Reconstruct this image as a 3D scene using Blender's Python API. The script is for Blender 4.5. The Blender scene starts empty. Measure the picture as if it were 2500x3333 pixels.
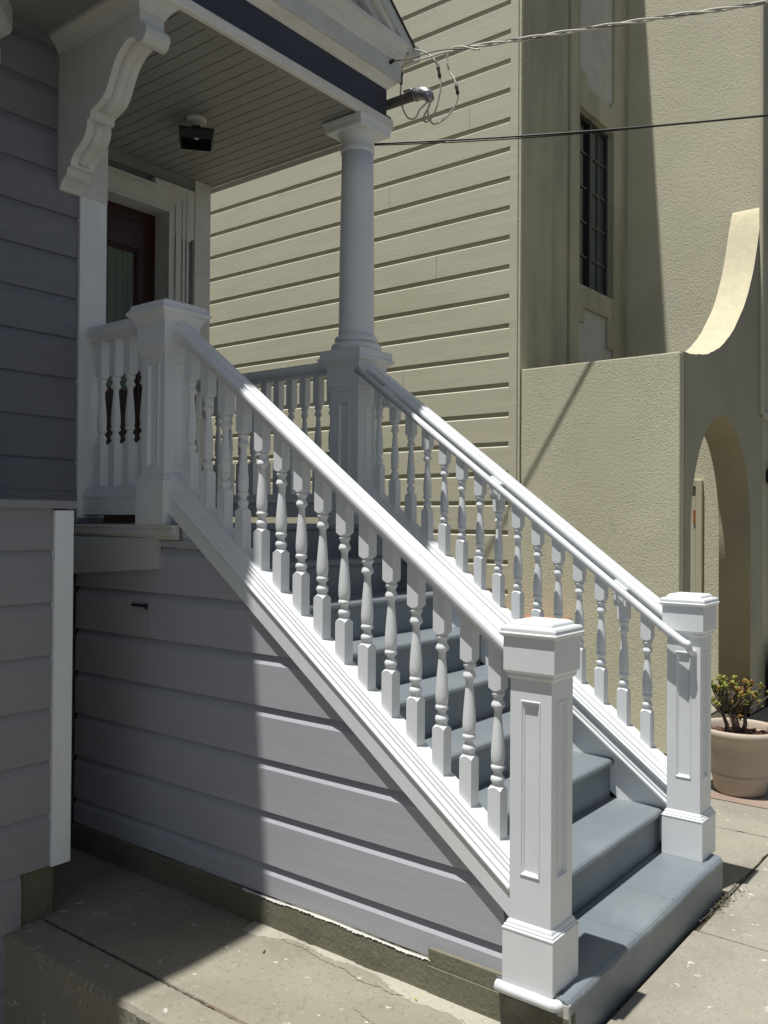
import bpy, math, random
from mathutils import Vector
R = math.radians
random.seed(7)
sc = bpy.context.scene
col = sc.collection

# ------------------------------------------------------------------ camera
YAW, PITCH, ROLL, FPX = 0.6645, 0.0099, 0.0070, 2858.2
F = Vector((math.cos(YAW)*math.cos(PITCH), math.sin(YAW)*math.cos(PITCH), math.sin(PITCH)))
Rt = Vector((math.sin(YAW), -math.cos(YAW), 0)); Up = Rt.cross(F)
r2 = Rt*math.cos(ROLL)+Up*math.sin(ROLL); u2 = -Rt*math.sin(ROLL)+Up*math.cos(ROLL)
cam = bpy.data.cameras.new('camera'); co = bpy.data.objects.new('camera', cam); col.objects.link(co)
from mathutils import Matrix
M3 = Matrix((r2, u2, -F)).transposed()
co.matrix_world = Matrix.Translation((-2.6024, -1.3736, 1.4967)) @ M3.to_4x4()
cam.sensor_fit = 'HORIZONTAL'; cam.sensor_width = 36.0; cam.lens = FPX*36.0/2500
cam.clip_start = 0.05; cam.clip_end = 500
sc.camera = co

# ------------------------------------------------------------------ light
SX, SY = 0.252, -0.068                       # sunlight moves this far in x and y per metre it falls
world = bpy.data.worlds.new('World'); sc.world = world; world.use_nodes = True
nt = world.node_tree; bg = nt.nodes['Background']
sky = nt.nodes.new('ShaderNodeTexSky'); sky.sky_type = 'NISHITA'; sky.sun_disc = False
sky.sun_elevation = math.atan2(1, math.hypot(SX, SY)); sky.sun_rotation = math.atan2(-SX, -SY)
hs = nt.nodes.new('ShaderNodeHueSaturation'); hs.inputs['Saturation'].default_value = .62
nt.links.new(sky.outputs[0], hs.inputs['Color']); nt.links.new(hs.outputs[0], bg.inputs[0]); bg.inputs[1].default_value = 0.056
sl = bpy.data.lights.new('sun', 'SUN'); sl.energy = 5.0; sl.angle = R(0.53); sl.color = (1.0, 0.972, 0.925)
so = bpy.data.objects.new('sun', sl); col.objects.link(so)
so.rotation_euler = Vector((SX, SY, -1)).to_track_quat('-Z', 'Y').to_euler()
sc.view_settings.view_transform = 'Standard'; sc.view_settings.look = 'None'
sc.view_settings.exposure = 0.18; sc.view_settings.gamma = 1.0

# ------------------------------------------------------------------ helpers
class MB:
    def __init__(s): s.v = []; s.f = []; s.sm = []
    def add(s, vs, fs, sm=False):
        o = len(s.v); s.v += [tuple(p) for p in vs]
        s.f += [tuple(i+o for i in f) for f in fs]; s.sm += [sm]*len(fs)
    def box(s, x0, x1, y0, y1, z0, z1):
        vs = [(x, y, z) for z in (z0, z1) for y in (y0, y1) for x in (x0, x1)]
        s.add(vs, [(0, 2, 3, 1), (4, 5, 7, 6), (0, 1, 5, 4), (2, 6, 7, 3), (0, 4, 6, 2), (1, 3, 7, 5)])
        return s
    def sweep(s, rings, close=True, caps=True, sm=False):
        n = len(rings[0]); vs = [p for r in rings for p in r]; fs = []
        for i in range(len(rings)-1):
            for j in range(n if close else n-1):
                k = (j+1) % n
                fs.append((i*n+j, i*n+k, (i+1)*n+k, (i+1)*n+j))
        s.add(vs, fs, sm)
        if caps and close:
            s.add(list(rings[0]), [tuple(range(n))[::-1]]); s.add(list(rings[-1]), [tuple(range(n))])
        return s
    def sq(s, cx, cy, prof, bottom=True):                    # square mitred stack: (half, z)
        rings = [[(cx-h, cy-h, z), (cx+h, cy-h, z), (cx+h, cy+h, z), (cx-h, cy+h, z)] for h, z in prof]
        return s.sweep(rings)
    def lathe(s, cx, cy, prof, n=24, cz=0, sm=True):
        rings = [[(cx+r*math.cos(2*math.pi*k/n), cy+r*math.sin(2*math.pi*k/n), cz+z) for k in range(n)] for r, z in prof]
        return s.sweep(rings, sm=sm)
    def tube(s, pts, r, n=8, sm=True):
        pts = [Vector(p) for p in pts]; rr = r if isinstance(r, (list, tuple)) else [r]*len(pts)
        rings = []; up = Vector((0.13, 0.21, 0.97))
        for i, p in enumerate(pts):
            t = (pts[min(i+1, len(pts)-1)]-pts[max(i-1, 0)]).normalized()
            if abs(t.dot(up)) > 0.97: up = Vector((0.9, 0.3, 0.1))
            a = t.cross(up).normalized(); b = t.cross(a).normalized(); up = a.cross(t)
            rings.append([p+(a*math.cos(2*math.pi*k/n)+b*math.sin(2*math.pi*k/n))*rr[i] for k in range(n)])
        return s.sweep(rings, sm=sm)
    def shear(s, prof, y0, y1, m, x0=0.0, sm=False):         # (x, offset) profile swept along the stair slope
        return s.sweep([[(x0+x, y, o+m*y) for x, o in prof] for y in (y0, y1)], sm=sm)
    def build(s, name, m, parent=None, bevel=0, seg=2, smooth_angle=None):
        me = bpy.data.meshes.new(name); me.from_pydata(s.v, [], s.f); me.update()
        import bmesh
        bm = bmesh.new(); bm.from_mesh(me)
        for i, f in enumerate(bm.faces): f.smooth = s.sm[i]
        bmesh.ops.remove_doubles(bm, verts=bm.verts, dist=1e-5)
        bmesh.ops.recalc_face_normals(bm, faces=bm.faces); bm.to_mesh(me); bm.free()
        me.materials.append(m)
        o = bpy.data.objects.new(name, me); col.objects.link(o)
        if parent: o.parent = parent
        if bevel:
            b = o.modifiers.new('bevel', 'BEVEL'); b.width = bevel; b.segments = seg; b.limit_method = 'ANGLE'; b.angle_limit = R(40)
        return o
def tag(o, label, cat, group=None, kind=None):
    if label: o['label'] = label
    if cat: o['category'] = cat
    if group: o['group'] = group
    if kind: o['kind'] = kind
    return o
def thing(name, label, cat, loc=(0, 0, 0), group=None):
    o = bpy.data.objects.new(name, None); col.objects.link(o); o.location = (0, 0, 0); o.empty_display_size = .1
    return tag(o, label, cat, group)
def struct(o): o['kind'] = 'structure'; return o

# ------------------------------------------------------------------ materials
def mat(name, c, rough=0.5, c2=None, scale=3, bump=0, bscale=60, spec=0.5, stretch=None, contrast=(0.35, 0.65), metal=0, bdist=0.01, detail=6):
    m = bpy.data.materials.new(name); m.use_nodes = True; n = m.node_tree; L = n.links
    b = n.nodes['Principled BSDF']; b.inputs['Roughness'].default_value = rough; b.inputs['Metallic'].default_value = metal
    b.inputs['Specular IOR Level'].default_value = spec; b.inputs['Base Color'].default_value = (*c, 1)
    tc = n.nodes.new('ShaderNodeTexCoord'); vec = tc.outputs['Object']
    if stretch:
        mp = n.nodes.new('ShaderNodeMapping'); mp.inputs['Scale'].default_value = stretch; L.new(vec, mp.inputs[0]); vec = mp.outputs[0]
    m['vec'] = 1
    if c2:
        ns = n.nodes.new('ShaderNodeTexNoise'); ns.inputs['Scale'].default_value = scale; ns.inputs['Detail'].default_value = detail
        L.new(vec, ns.inputs['Vector']); cr = n.nodes.new('ShaderNodeValToRGB')
        cr.color_ramp.elements[0].position = contrast[0]; cr.color_ramp.elements[1].position = contrast[1]
        cr.color_ramp.elements[0].color = (*c, 1); cr.color_ramp.elements[1].color = (*c2, 1)
        L.new(ns.outputs[0], cr.inputs[0]); L.new(cr.outputs[0], b.inputs['Base Color'])
    if bump:
        nb = n.nodes.new('ShaderNodeTexNoise'); nb.inputs['Scale'].default_value = bscale; nb.inputs['Detail'].default_value = 4
        L.new(vec, nb.inputs['Vector']); bp = n.nodes.new('ShaderNodeBump'); bp.inputs['Strength'].default_value = bump
        bp.inputs['Distance'].default_value = bdist; L.new(nb.outputs[0], bp.inputs['Height']); L.new(bp.outputs[0], b.inputs['Normal'])
    return m
def mixin(m, c, scale, lo, hi, stretch=None, detail=5, dist=0.0, fac=1.0, objscale=None, kind='noise'):
    """lay another colour over the base through a noise mask (stains, chips)"""
    n = m.node_tree; L = n.links; b = n.nodes['Principled BSDF']; inp = b.inputs['Base Color']
    tc = n.nodes.new('ShaderNodeTexCoord'); vec = tc.outputs['Object']
    if stretch:
        mp = n.nodes.new('ShaderNodeMapping'); mp.inputs['Scale'].default_value = stretch; L.new(vec, mp.inputs[0]); vec = mp.outputs[0]
    if kind == 'noise':
        ns = n.nodes.new('ShaderNodeTexNoise'); ns.inputs['Detail'].default_value = detail; ns.inputs['Distortion'].default_value = dist; out = ns.outputs[0]
    else:
        ns = n.nodes.new('ShaderNodeTexVoronoi'); out = ns.outputs['Distance']
    ns.inputs['Scale'].default_value = scale; L.new(vec, ns.inputs['Vector'])
    mr = n.nodes.new('ShaderNodeMapRange'); mr.inputs[1].default_value = lo; mr.inputs[2].default_value = hi; mr.inputs[4].default_value = fac
    L.new(out, mr.inputs[0]); mx = n.nodes.new('ShaderNodeMix'); mx.data_type = 'RGBA'
    L.new(mr.outputs[0], mx.inputs['Factor'])
    if inp.links: L.new(inp.links[0].from_socket, mx.inputs['A'])
    else: mx.inputs['A'].default_value = inp.default_value
    mx.inputs['B'].default_value = (*c, 1); L.new(mx.outputs['Result'], inp)
    return m

WHITE = mat('white_paint', (.725, .75, .765), .42, (.70, .725, .745), 9, bump=.12, bscale=90, stretch=(1, 1, 1), bdist=.002)
mixin(WHITE, (.58, .57, .52), 26, .66, .78, fac=.40)
mixin(WHITE, (.66, .675, .68), 5, .50, .62, stretch=(1, 1, .35), detail=8, fac=.45)
mixin(WHITE, (.40, .38, .33), 70, .72, .76, fac=.5)
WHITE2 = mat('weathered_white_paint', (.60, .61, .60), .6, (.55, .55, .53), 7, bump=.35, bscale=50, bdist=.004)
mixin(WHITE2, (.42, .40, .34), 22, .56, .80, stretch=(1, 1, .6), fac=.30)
CORN = mat('old_cornice_paint', (.76, .76, .73), .6, (.68, .66, .60), 5, bump=.4, bscale=40, bdist=.004)
mixin(CORN, (.52, .47, .38), 6, .52, .75, stretch=(.6, 1, 5), fac=.40)
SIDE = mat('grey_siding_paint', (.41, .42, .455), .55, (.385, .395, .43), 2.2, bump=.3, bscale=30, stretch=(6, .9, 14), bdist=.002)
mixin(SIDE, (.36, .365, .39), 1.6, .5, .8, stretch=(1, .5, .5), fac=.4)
SIDE2 = mat('shaded_front_siding_paint', (.25, .253, .272), .55, (.23, .233, .25), 2.2, bump=.3, bscale=30, stretch=(.9, 6, 14), bdist=.002)  # darker copy of the siding paint, carrying the shade of the lower front wall
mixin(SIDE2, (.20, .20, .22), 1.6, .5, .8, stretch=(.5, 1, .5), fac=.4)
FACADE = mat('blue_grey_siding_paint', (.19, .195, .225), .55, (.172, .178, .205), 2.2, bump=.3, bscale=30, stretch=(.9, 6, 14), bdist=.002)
TREAD = mat('blue_grey_step_paint', (.180, .204, .222), .46, (.157, .186, .208), 3, bump=.2, bscale=45, bdist=.003)
mixin(TREAD, (.14, .16, .185), 7, .60, .78, fac=.35)
mixin(TREAD, (.24, .26, .27), 4.2, .55, .72, stretch=(.6, 2.2, 1), detail=9, dist=.8, fac=.22)
mixin(TREAD, (.12, .135, .155), 60, .68, .72, fac=.7)
mixin(TREAD, (.33, .34, .35), 38, .70, .73, fac=.6)
mixin(TREAD, (.28, .305, .335), 2.3, .55, .75, fac=.3)
NAVY = mat('navy_frieze_paint', (.040, .045, .072), .6, (.033, .037, .058), 4, bump=.2, bscale=50, bdist=.002)
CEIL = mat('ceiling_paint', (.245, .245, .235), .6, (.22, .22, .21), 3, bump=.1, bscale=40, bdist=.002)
MAROON = mat('maroon_door_paint', (.034, .007, .006), .35)
NSIDE = mat('olive_siding_paint', (.55, .53, .40), .6, (.51, .49, .37), 2.0, bump=.5, bscale=22, stretch=(8, .55, 12), bdist=.003)
mixin(NSIDE, (.45, .435, .31), 1.7, .50, .78, stretch=(1, .8, 2), fac=.5)
mixin(NSIDE, (.62, .605, .46), 2.6, .60, .85, stretch=(1, .35, 5), fac=.35)
mixin(NSIDE, (.30, .28, .20), 5.5, .70, .76, stretch=(1, 1, 2.2), fac=.5)
def stucco(name, c, c2, bs=.9, vs=42, bd=.02):
    m = mat(name, c, .85, c2, 1.6, spec=.2); n = m.node_tree; L = n.links; b = n.nodes['Principled BSDF']
    tc = n.nodes.new('ShaderNodeTexCoord')
    n1 = n.nodes.new('ShaderNodeTexNoise'); n1.inputs['Scale'].default_value = vs; n1.inputs['Detail'].default_value = 3; n1.inputs['Distortion'].default_value = 1.2
    n2 = n.nodes.new('ShaderNodeTexNoise'); n2.inputs['Scale'].default_value = 4; n2.inputs['Detail'].default_value = 3
    L.new(tc.outputs['Object'], n1.inputs['Vector']); L.new(tc.outputs['Object'], n2.inputs['Vector'])
    mr = n.nodes.new('ShaderNodeMapRange'); mr.inputs[1].default_value = .38; mr.inputs[2].default_value = .62; L.new(n1.outputs[0], mr.inputs[0])
    ad = n.nodes.new('ShaderNodeMath'); ad.operation = 'MULTIPLY_ADD'; ad.inputs[1].default_value = .8
    L.new(n2.outputs[0], ad.inputs[0]); L.new(mr.outputs[0], ad.inputs[2])
    bp = n.nodes.new('ShaderNodeBump'); bp.inputs['Strength'].default_value = bs; bp.inputs['Distance'].default_value = bd
    L.new(ad.outputs[0], bp.inputs['Height']); L.new(bp.outputs[0], b.inputs['Normal'])
    return m
STUC = stucco('rough_stucco', (.57, .55, .41), (.52, .50, .37), .5, 80, .008)
STUC2 = stucco('old_stucco_facade', (.47, .46, .34), (.39, .38, .285), .35, 40, .006)
mixin(STUC2, (.25, .245, .19), 1.5, .45, .66, stretch=(2.6, 1, .4), fac=.65)
STUC3 = stucco('lumpy_stucco', (.615, .585, .45), (.565, .54, .41), .42, 60, .007)
mixin(STUC3, (.55, .54, .39), 1.1, .50, .70, fac=.5)
mixin(STUC, (.25, .24, .18), 5, .64, .80, stretch=(1, 1.3, .6), fac=.3)
mixin(STUC, (.66, .63, .47), 2.2, .55, .8, fac=.35)
CREAM = mat('smooth_cream_stucco', (.56, .52, .36), .8, (.52, .47, .33), 14, bump=.3, bscale=120, bdist=.003)
mixin(CREAM, (.34, .31, .23), 22, .56, .72, fac=.35)
PATCH = mat('pale_stucco_patch', (.52, .51, .47), .8, (.44, .44, .42), 6, bump=.3, bscale=60, bdist=.004)
TRIM = mat('olive_trim_paint', (.50, .475, .35), .6, (.46, .44, .32), 3, bump=.3, bscale=40, bdist=.003)
def concrete(name, c, c2, chips=True, bump=.5):
    m = mat(name, c, .85, c2, 1.3, bump=bump, bscale=70, spec=.25, bdist=.006, contrast=(.3, .7))
    mixin(m, tuple(x*.72 for x in c), 3.1, .52, .72, fac=.5)
    mixin(m, tuple(x*.5 for x in c), 48, .56, .68, fac=.40)
    mixin(m, tuple(x*.35 for x in c), 130, .64, .70, fac=.6)
    mixin(m, tuple(x*.62 for x in c), 1.1, .50, .62, detail=9, dist=1.5, fac=.45)
    mixin(m, tuple(min(.8, x*1.35) for x in c), 75, .62, .70, fac=.5)
    if chips: mixin(m, (.50, .48, .42), 15, .68, .70, detail=10, dist=.5, fac=.7); mixin(m, (.58, .56, .50), 19, .685, .70, detail=9, fac=.7)
    return m
CONC = concrete('sidewalk_concrete', (.325, .305, .25), (.28, .265, .215))
CONC2 = concrete('raised_slab_concrete', (.285, .265, .21), (.215, .20, .155))
CURBM = concrete('stained_curb_and_recess_shade', (.19, .18, .13), (.125, .12, .085), False, .5)  # stained curb; also the dark coat that deepens shade on the recess walls
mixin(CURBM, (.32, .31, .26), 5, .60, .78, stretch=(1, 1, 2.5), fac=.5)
DIRT = mat('dark_dirt', (.045, .04, .03), .95, (.09, .075, .05), 40, bump=.8, bscale=120)
PINK = concrete('worn_red_paint_strip', (.34, .25, .195), (.29, .23, .185), False)
TERRA = mat('terracotta', (.33, .17, .095), .8, (.30, .15, .085), 8, bump=.3, bscale=60)
POT = mat('beige_pot', (.45, .375, .30), .62, (.40, .335, .265), 5, bump=.25, bscale=70, bdist=.003)
mixin(POT, (.56, .52, .46), 3.2, .56, .70, stretch=(1, 1, .6), detail=8, fac=.3)
mixin(POT, (.30, .25, .19), 4, .55, .75, stretch=(1, 1, 3), fac=.35)
SOIL = mat('soil', (.06, .035, .02), .95, (.16, .08, .045), 55, bump=1, bscale=60, bdist=.02)
BARK = mat('grey_bark', (.13, .10, .08), .85, (.075, .055, .045), 30, bump=.6, bscale=70)
LEAF = mat('green_leaf', (.17, .22, .04), .35, (.26, .28, .06), 40)
LEAFR = mat('reddened_leaf', (.33, .14, .035), .35, (.24, .21, .05), 40)
BLACK = mat('black_metal', (.02, .02, .022), .35, metal=.3)
DARKF = mat('dark_window_frame', (.03, .03, .035), .4)
GALV = mat('galvanised_metal', (.42, .42, .43), .38, (.28, .28, .29), 30, metal=.8)
PIPE = mat('brown_grey_conduit', (.085, .08, .075), .6, (.12, .11, .10), 30)
CABLE = mat('weathered_cable', (.48, .46, .40), .5, (.36, .35, .31), 50)
CABLEW = mat('pale_cable', (.56, .54, .47), .5)
BULB = mat('frosted_bulb', (.5, .5, .48), .25)
def glass(name, tint, rough=.06):
    m = mat(name, tint, rough, spec=.6); return m
NGLASS = glass('dark_window_glass', (.012, .014, .015), .15)
DGLASS = glass('door_glass_with_curtain', (.055, .075, .06), .12)
CURT = mat('pale_green_curtain', (.15, .19, .155), .8, (.11, .145, .12), 3, stretch=(14, 1, .6))
HINGE = mat('rusty_hinge', (.30, .10, .03), .7)

# ------------------------------------------------------------------ constants
W = 1.4164; L = 1.9511; DX, DY = 1.425, 2.001
RISE = .185; RUN = .243; YN = -.1415; M = .7455; XN = 3.63; KY = .831; SYF = 2.126; X2 = 5.777
FZ = 8*RISE - .004           # porch floor

# ================================================================== SETTING
g = MB().box(-60, 60, -60, 60, -1.6, -1.5); struct(g.build('ground', DIRT))
sw = MB()
def slab(x0, x1, y0, y1, z=-.17, t=.1): sw.box(x0+.004, x1-.004, y0+.004, y1-.004, z-t, z)
slab(-.765, 1.035, -1.35, -.150); slab(1.035, 2.34, -1.35, -.168); slab(2.34, 3.9, -1.35, -.168)
slab(-.765, 1.035, -2.4, -1.35); slab(1.035, 2.34, -2.4, -1.35); slab(2.34, 3.9, -2.4, -1.35)
slab(1.47, 2.34, -.168, 1.2); slab(2.34, 2.83, -.168, 1.2); slab(1.52, 2.83, 1.2, 14); slab(3.0, 3.62, -.168, 14)
slab(2.83, 3.0, 1.2, 14)
slab(3.62, 5.7, -.168, .82); slab(3.9, 12, -2.4, -.168); slab(-.765, 3.9, -5, -2.4); slab(5.7, 12, -.168, .82)
slab(3.84, 5.76, 1.11, 2.1)
struct(sw.build('sidewalk', CONC, bevel=.004))
struct(MB().box(2.834, 2.996, -.164, 1.19, -.27, -.168).build('painted_strip', PINK))
struct(MB().box(1.46, 12, -.2, 14, -.30, -.19).build('soil_bed', DIRT))
struct(MB().box(-.8, 12, -5.0, -.1, -.32, -.185).build('soil_bed', DIRT))
rd = MB().box(-60, 60, -60, -5.02, -.36, -.30); struct(rd.build('road', concrete('asphalt', (.06, .06, .06), (.05, .05, .05), False)))
# raised alley slab, with its narrow edge strip and the drop beside it
def wavy_slab(x0, x1, y0, y1, z, t, amp_l=0, amp_r=0, n=60, seed=1):
    rnd = random.Random(seed); mb = MB(); rings = []
    for i in range(n+1):
        y = y0+(y1-y0)*i/n
        a = x0+amp_l*rnd.uniform(-1, 1); b = x1+amp_r*rnd.uniform(-1, 1)
        rings.append([(x0, y, z-t), (x0, y, z-.05), (a-.002, y, z-.02), (a+.008+amp_l*.6*rnd.random(), y, z-.002), (a+.02, y, z), (b-.005, y, z), (b, y, z-.008), (b, y, z-t)])
    mb.sweep(rings); return mb
es = wavy_slab(-.768, -.603, -.147, 1.975, -.155, .9, .0035, .002, 160, 3); es.v = [(x, y, z) for x, y, z in es.v]
struct(es.build('slab_edge', CONC2))
ms = wavy_slab(-.597, -.055, -.147, 2.62, -.155, .12, .002, 0, 120, 5); struct(ms.build('alley_slab', CONC2))
struct(MB().box(-.75, -.06, -.2, 2.62, -.5, -.165).build('soil_bed', DIRT))
# driveway that slopes down beside the slab
dv = MB(); dv.add([(-6, -5, -.25), (-.77, -5, -.25), (-.77, 2.2, -1.1), (-6, 2.2, -1.1)], [(0, 1, 2, 3)]); struct(dv.build('driveway', CONC2))
# cement skim along the foot of the curb, with a ragged edge
rnd = random.Random(4); sk = []
for i in range(90):
    y = .1+i*(1.16/89)
    w = .045+.035*math.sin(y*5.1+.6)+.018*math.sin(y*17)+rnd.uniform(-.006, .006)
    sk.append([(-.074, y, -.146), (-.074-w*.5, y, -.150), (-.074-max(w, .012), y, -.1545)])
o = MB().sweep(sk, close=False, sm=True).build('cement_skim', concrete('pale_cement', (.40, .38, .31), (.34, .33, .27), False)); struct(o)

# ================================================================== STAIRCASE
st = thing('staircase', 'grey painted wooden staircase of eight steps rising on a concrete bottom step, with shiplap side', 'staircase')
for k in range(2, 9):                                     # treads
    y0 = YN+(k-1)*RUN; z = (k-1)*RISE
    pr = [(y0+.012, z-.034), (y0+.003, z-.028), (y0, z-.018), (y0+.003, z-.007), (y0+.011, z), (y0+RUN+.028, z), (y0+RUN+.028, z-.034)]
    MB().sweep([[(x, y, zz) for y, zz in pr] for x in (.032, 1.392)]).build('tread', TREAD, st)
for k in range(2, 10):
    y0 = YN+(k-1)*RUN+.022; z = (k-1)*RISE
    MB().box(.034, 1.390, y0, y0+.02, z-RISE-.002, z-.033).build('riser', TREAD, st)
# concrete bottom step with a worn, chipped front edge
rnd = random.Random(11); rings = []
for i in range(401):
    x = -.077+i*(1.537/400)
    chip = .004*max(0, math.sin(x*9.3)+.2)+.005*max(0, math.sin(x*31+2*math.sin(x*13))-.75)*4+.0015*rnd.random()
    fy = YN+.0015*math.sin(x*7)
    rings.append([(x, .12, -.19), (x, fy+.006, -.19), (x, fy+.004, -.04), (x, fy+.001-.3*chip*.2, -.022-chip*.3), (x, fy+.003, -.013-chip*.6), (x, fy+.010+chip*.3, -.004-chip*.2), (x, fy+.02+chip*.3, 0), (x, .12, 0)])
MB().sweep(rings).build('bottom_step', TREAD, st)
# thin paint ridges on the bottom step
for yy, x0, x1 in ((0, .50, .50), (0, .87, .87)):
    pts = [(x0+rnd.uniform(-.004, .004), y, .0005) for y in [YN+.015+i*.012 for i in range(20)]]
    MB().tube(pts, [rnd.uniform(.0008, .0022) for _ in pts], 5).build('paint_ridge', TREAD, st)
# stringers
NEAR = [(-.035, .0), (-.035, .135), (-.075, .148), (-.075, .232), (-.082, .236), (-.083, .243), (-.078, .250), (-.073, .252), (-.0725, .262), (-.067, .270), (-.060, .272), (-.0595, .284),
        (-.054, .288), (-.052, .300), (-.047, .305), (-.0465, .313), (-.041, .318), (-.036, .3185), (.036, .3185), (.041, .31), (.041, .22), (.034, .21), (.034, .0)]
FARP = [(-.028, -.06), (-.028, .138), (-.058, .143), (-.060, .150), (-.072, .158), (-.074, .168), (-.068, .180), (-.070, .190), (-.064, .205), (-.055, .212), (-.055, .224), (-.070, .226), (-.072, .243),
        (-.080, .247), (-.080, .254), (-.073, .258), (-.070, .270), (-.062, .275), (-.060, .288), (-.053, .294), (-.047, .306), (-.044, .315), (-.036, .3185), (.036, .3185), (.05, .30), (.075, .24), (.075, .15), (.034, .14), (.034, -.06)]
MB().shear(NEAR, .074, 1.872, M).build('stringer', WHITE, st, bevel=.0012, seg=1)
MB().shear(FARP, .074, 1.895, M, W).build('stringer', WHITE, st, bevel=.0012, seg=1)
# shiplap panels under the stringers; own profile: lip, sloped bevel, face
def lap_z(zline0, pitch, lip_up, bev, flat, D, zlo, zhi):
    """list of (depth, z) from bottom to top"""
    out = []; k = math.floor((zlo-zline0)/pitch)-1
    while True:
        lip = zline0+k*pitch+lip_up; nxt = lip+pitch
        if lip > zhi: break
        out += [(0.0, lip), (0.0, nxt-bev)] + ([(D, nxt-flat)] if flat else []) + [(D, nxt)]
        k += 1
    # clip
    res = []
    for (d0, z0), (d1, z1) in zip(out, out[1:]):
        if z1 < zlo or z0 > zhi: continue
        a, b = max(z0, zlo), min(z1, zhi)
        def dd(z): return d0 if z1 == z0 else d0+(d1-d0)*(z-z0)/(z1-z0)
        res.append((dd(a) if z1 > z0 else d0, a, dd(b) if z1 > z0 else d1, b))
    return res
def lap_side(mb, x, sgn, segs, ylo, yhi):                # wall facing -x (sgn=+1 puts depth towards +x)
    for d0, z0, d1, z1 in segs:
        a0, b0 = ylo(z0), yhi(z0); a1, b1 = ylo(z1), yhi(z1)
        mb.add([(x+sgn*d0, a0, z0), (x+sgn*d0, b0, z0), (x+sgn*d1, b1, z1), (x+sgn*d1, a1, z1)], [(0, 1, 2, 3)])
def lap_front(mb, y, segs, xlo, xhi):                    # wall facing -y
    for d0, z0, d1, z1 in segs:
        mb.add([(xlo(z0), y+d0, z0), (xhi(z0), y+d0, z0), (xhi(z1), y+d1, z1), (xlo(z1), y+d1, z1)], [(0, 1, 2, 3)])
ys = lambda z: max(.088, (z-.175)/M)
for nm, x, sg in (('side_siding', -.056, 1), ('side_siding', W+.060, -1)):
    mb = MB(); lap_side(mb, x, sg, lap_z(.0625, .213, .0290, .0425, 0, .0235, -.034, 1.40), ys, lambda z: 2.60)
    mb.box(x+sg*.026 if sg > 0 else x-.04, x+.04 if sg > 0 else x-.026, 2.0, 2.6, -.1, 1.40)
    mb.build(nm, SIDE, st)
# the vertical butt joint in the shaded boards
MB().box(-.0570, -.0550, 2.013, 2.0155, .765, 1.10).build('board_joint', SIDE2, st)
# concrete curb under the siding
cb = MB(); rnd = random.Random(9); rings = []
for i in range(101):
    y = .395+i*(2.2/100); h = -.036+.003*math.sin(y*9)+rnd.uniform(-.0025, .0025)
    rings.append([(-.03, y, -.25), (-.077+rnd.uniform(-.001, .001), y, -.25), (-.076, y, -.09), (-.073+rnd.uniform(-.0015, .0015), y, h-.006), (-.068, y, h), (-.03, y, h)])
cb.sweep(rings)
cb.box(-.073, -.03, -.10, .397, -.052, .004); cb.box(-.079, -.03, -.1398, .397, -.25, -.054)
cb.build('curb', CURBM, st)
# drips of white paint on the top edge of the curb
rings = []
for i in range(180):
    y = .39+i*(.95/179); h = -.0345+.003*math.sin(y*9)
    dr = .001+.005*max(0, math.sin(y*23)*math.sin(y*7.7))+.004*rnd.random()**3
    rings.append([(-.067, y, h+.0014), (-.0690-.003*(dr/.01), y, h+.0006), (-.0752-.001*(dr/.01), y, h+.0015-dr*1.3)])
MB().sweep(rings, close=False, sm=True).build('paint_drips', PATCH, st)
MB().box(W+.03, W+.075, -.10, 2.6, -.25, -.036).build('curb', CURBM, st)
# half-round under the near newel
MB().tube([(-.0925, .110, -.019), (-.0925, .06, -.0195), (-.0925, -.03, -.019), (-.0920, -.088, -.020), (-.0890, -.0975, -.0205), (-.080, -.1035, -.021), (-.068, -.105, -.022), (-.058, -.105, -.0225)], [.0185, .019, .0188, .0192, .0188, .0180, .0165, .010], 16).build('half_round_trim', WHITE, st)
MB().box(-.0785, -.06, -.1405, -.1, -.19, -.012).build('step_end_strip', PATCH, st, bevel=.003)

# ================================================================== NEWELS
def panel_faces(mb, cx, cy, h, z0, z1, pw, pz0, pz1, off=0.0):
    """square shaft whose four faces carry a sunk panel with a stepped frame"""
    loops = [(pw+.006, .0), (pw+.005, -.003), (pw+.001, -.003), (pw-.001, .002), (pw-.006, .004), (pw-.007, .008), (pw-.010, .008)]
    for q in range(4):
        ca, sa = [(1, 0), (0, 1), (-1, 0), (0, -1)][q]
        def T(t, dep, z):                                 # t along the face, dep inward
            x, y = t, -(h-dep)
            return (cx+x*ca-y*sa, cy+x*sa+y*ca, z)
        rings = [[T(-h, 0, z0), T(h, 0, z0), T(h, 0, z1), T(-h, 0, z1)]]
        for w, dpt in loops:
            e = w-pw
            rings.append([T(-w+off, dpt, pz0-e), T(w+off, dpt, pz0-e), T(w+off, dpt, pz1+e), T(-w+off, dpt, pz1+e)])
        n = 4; vs = [p for r in rings for p in r]; fs = []
        for i in range(len(rings)-1):
            for j in range(4):
                k = (j+1) % 4; fs.append((i*n+j, i*n+k, (i+1)*n+k, (i+1)*n+j))
        i = (len(rings)-1)*4; fs.append((i, i+1, i+2, i+3)); mb.add(vs, fs)
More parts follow.
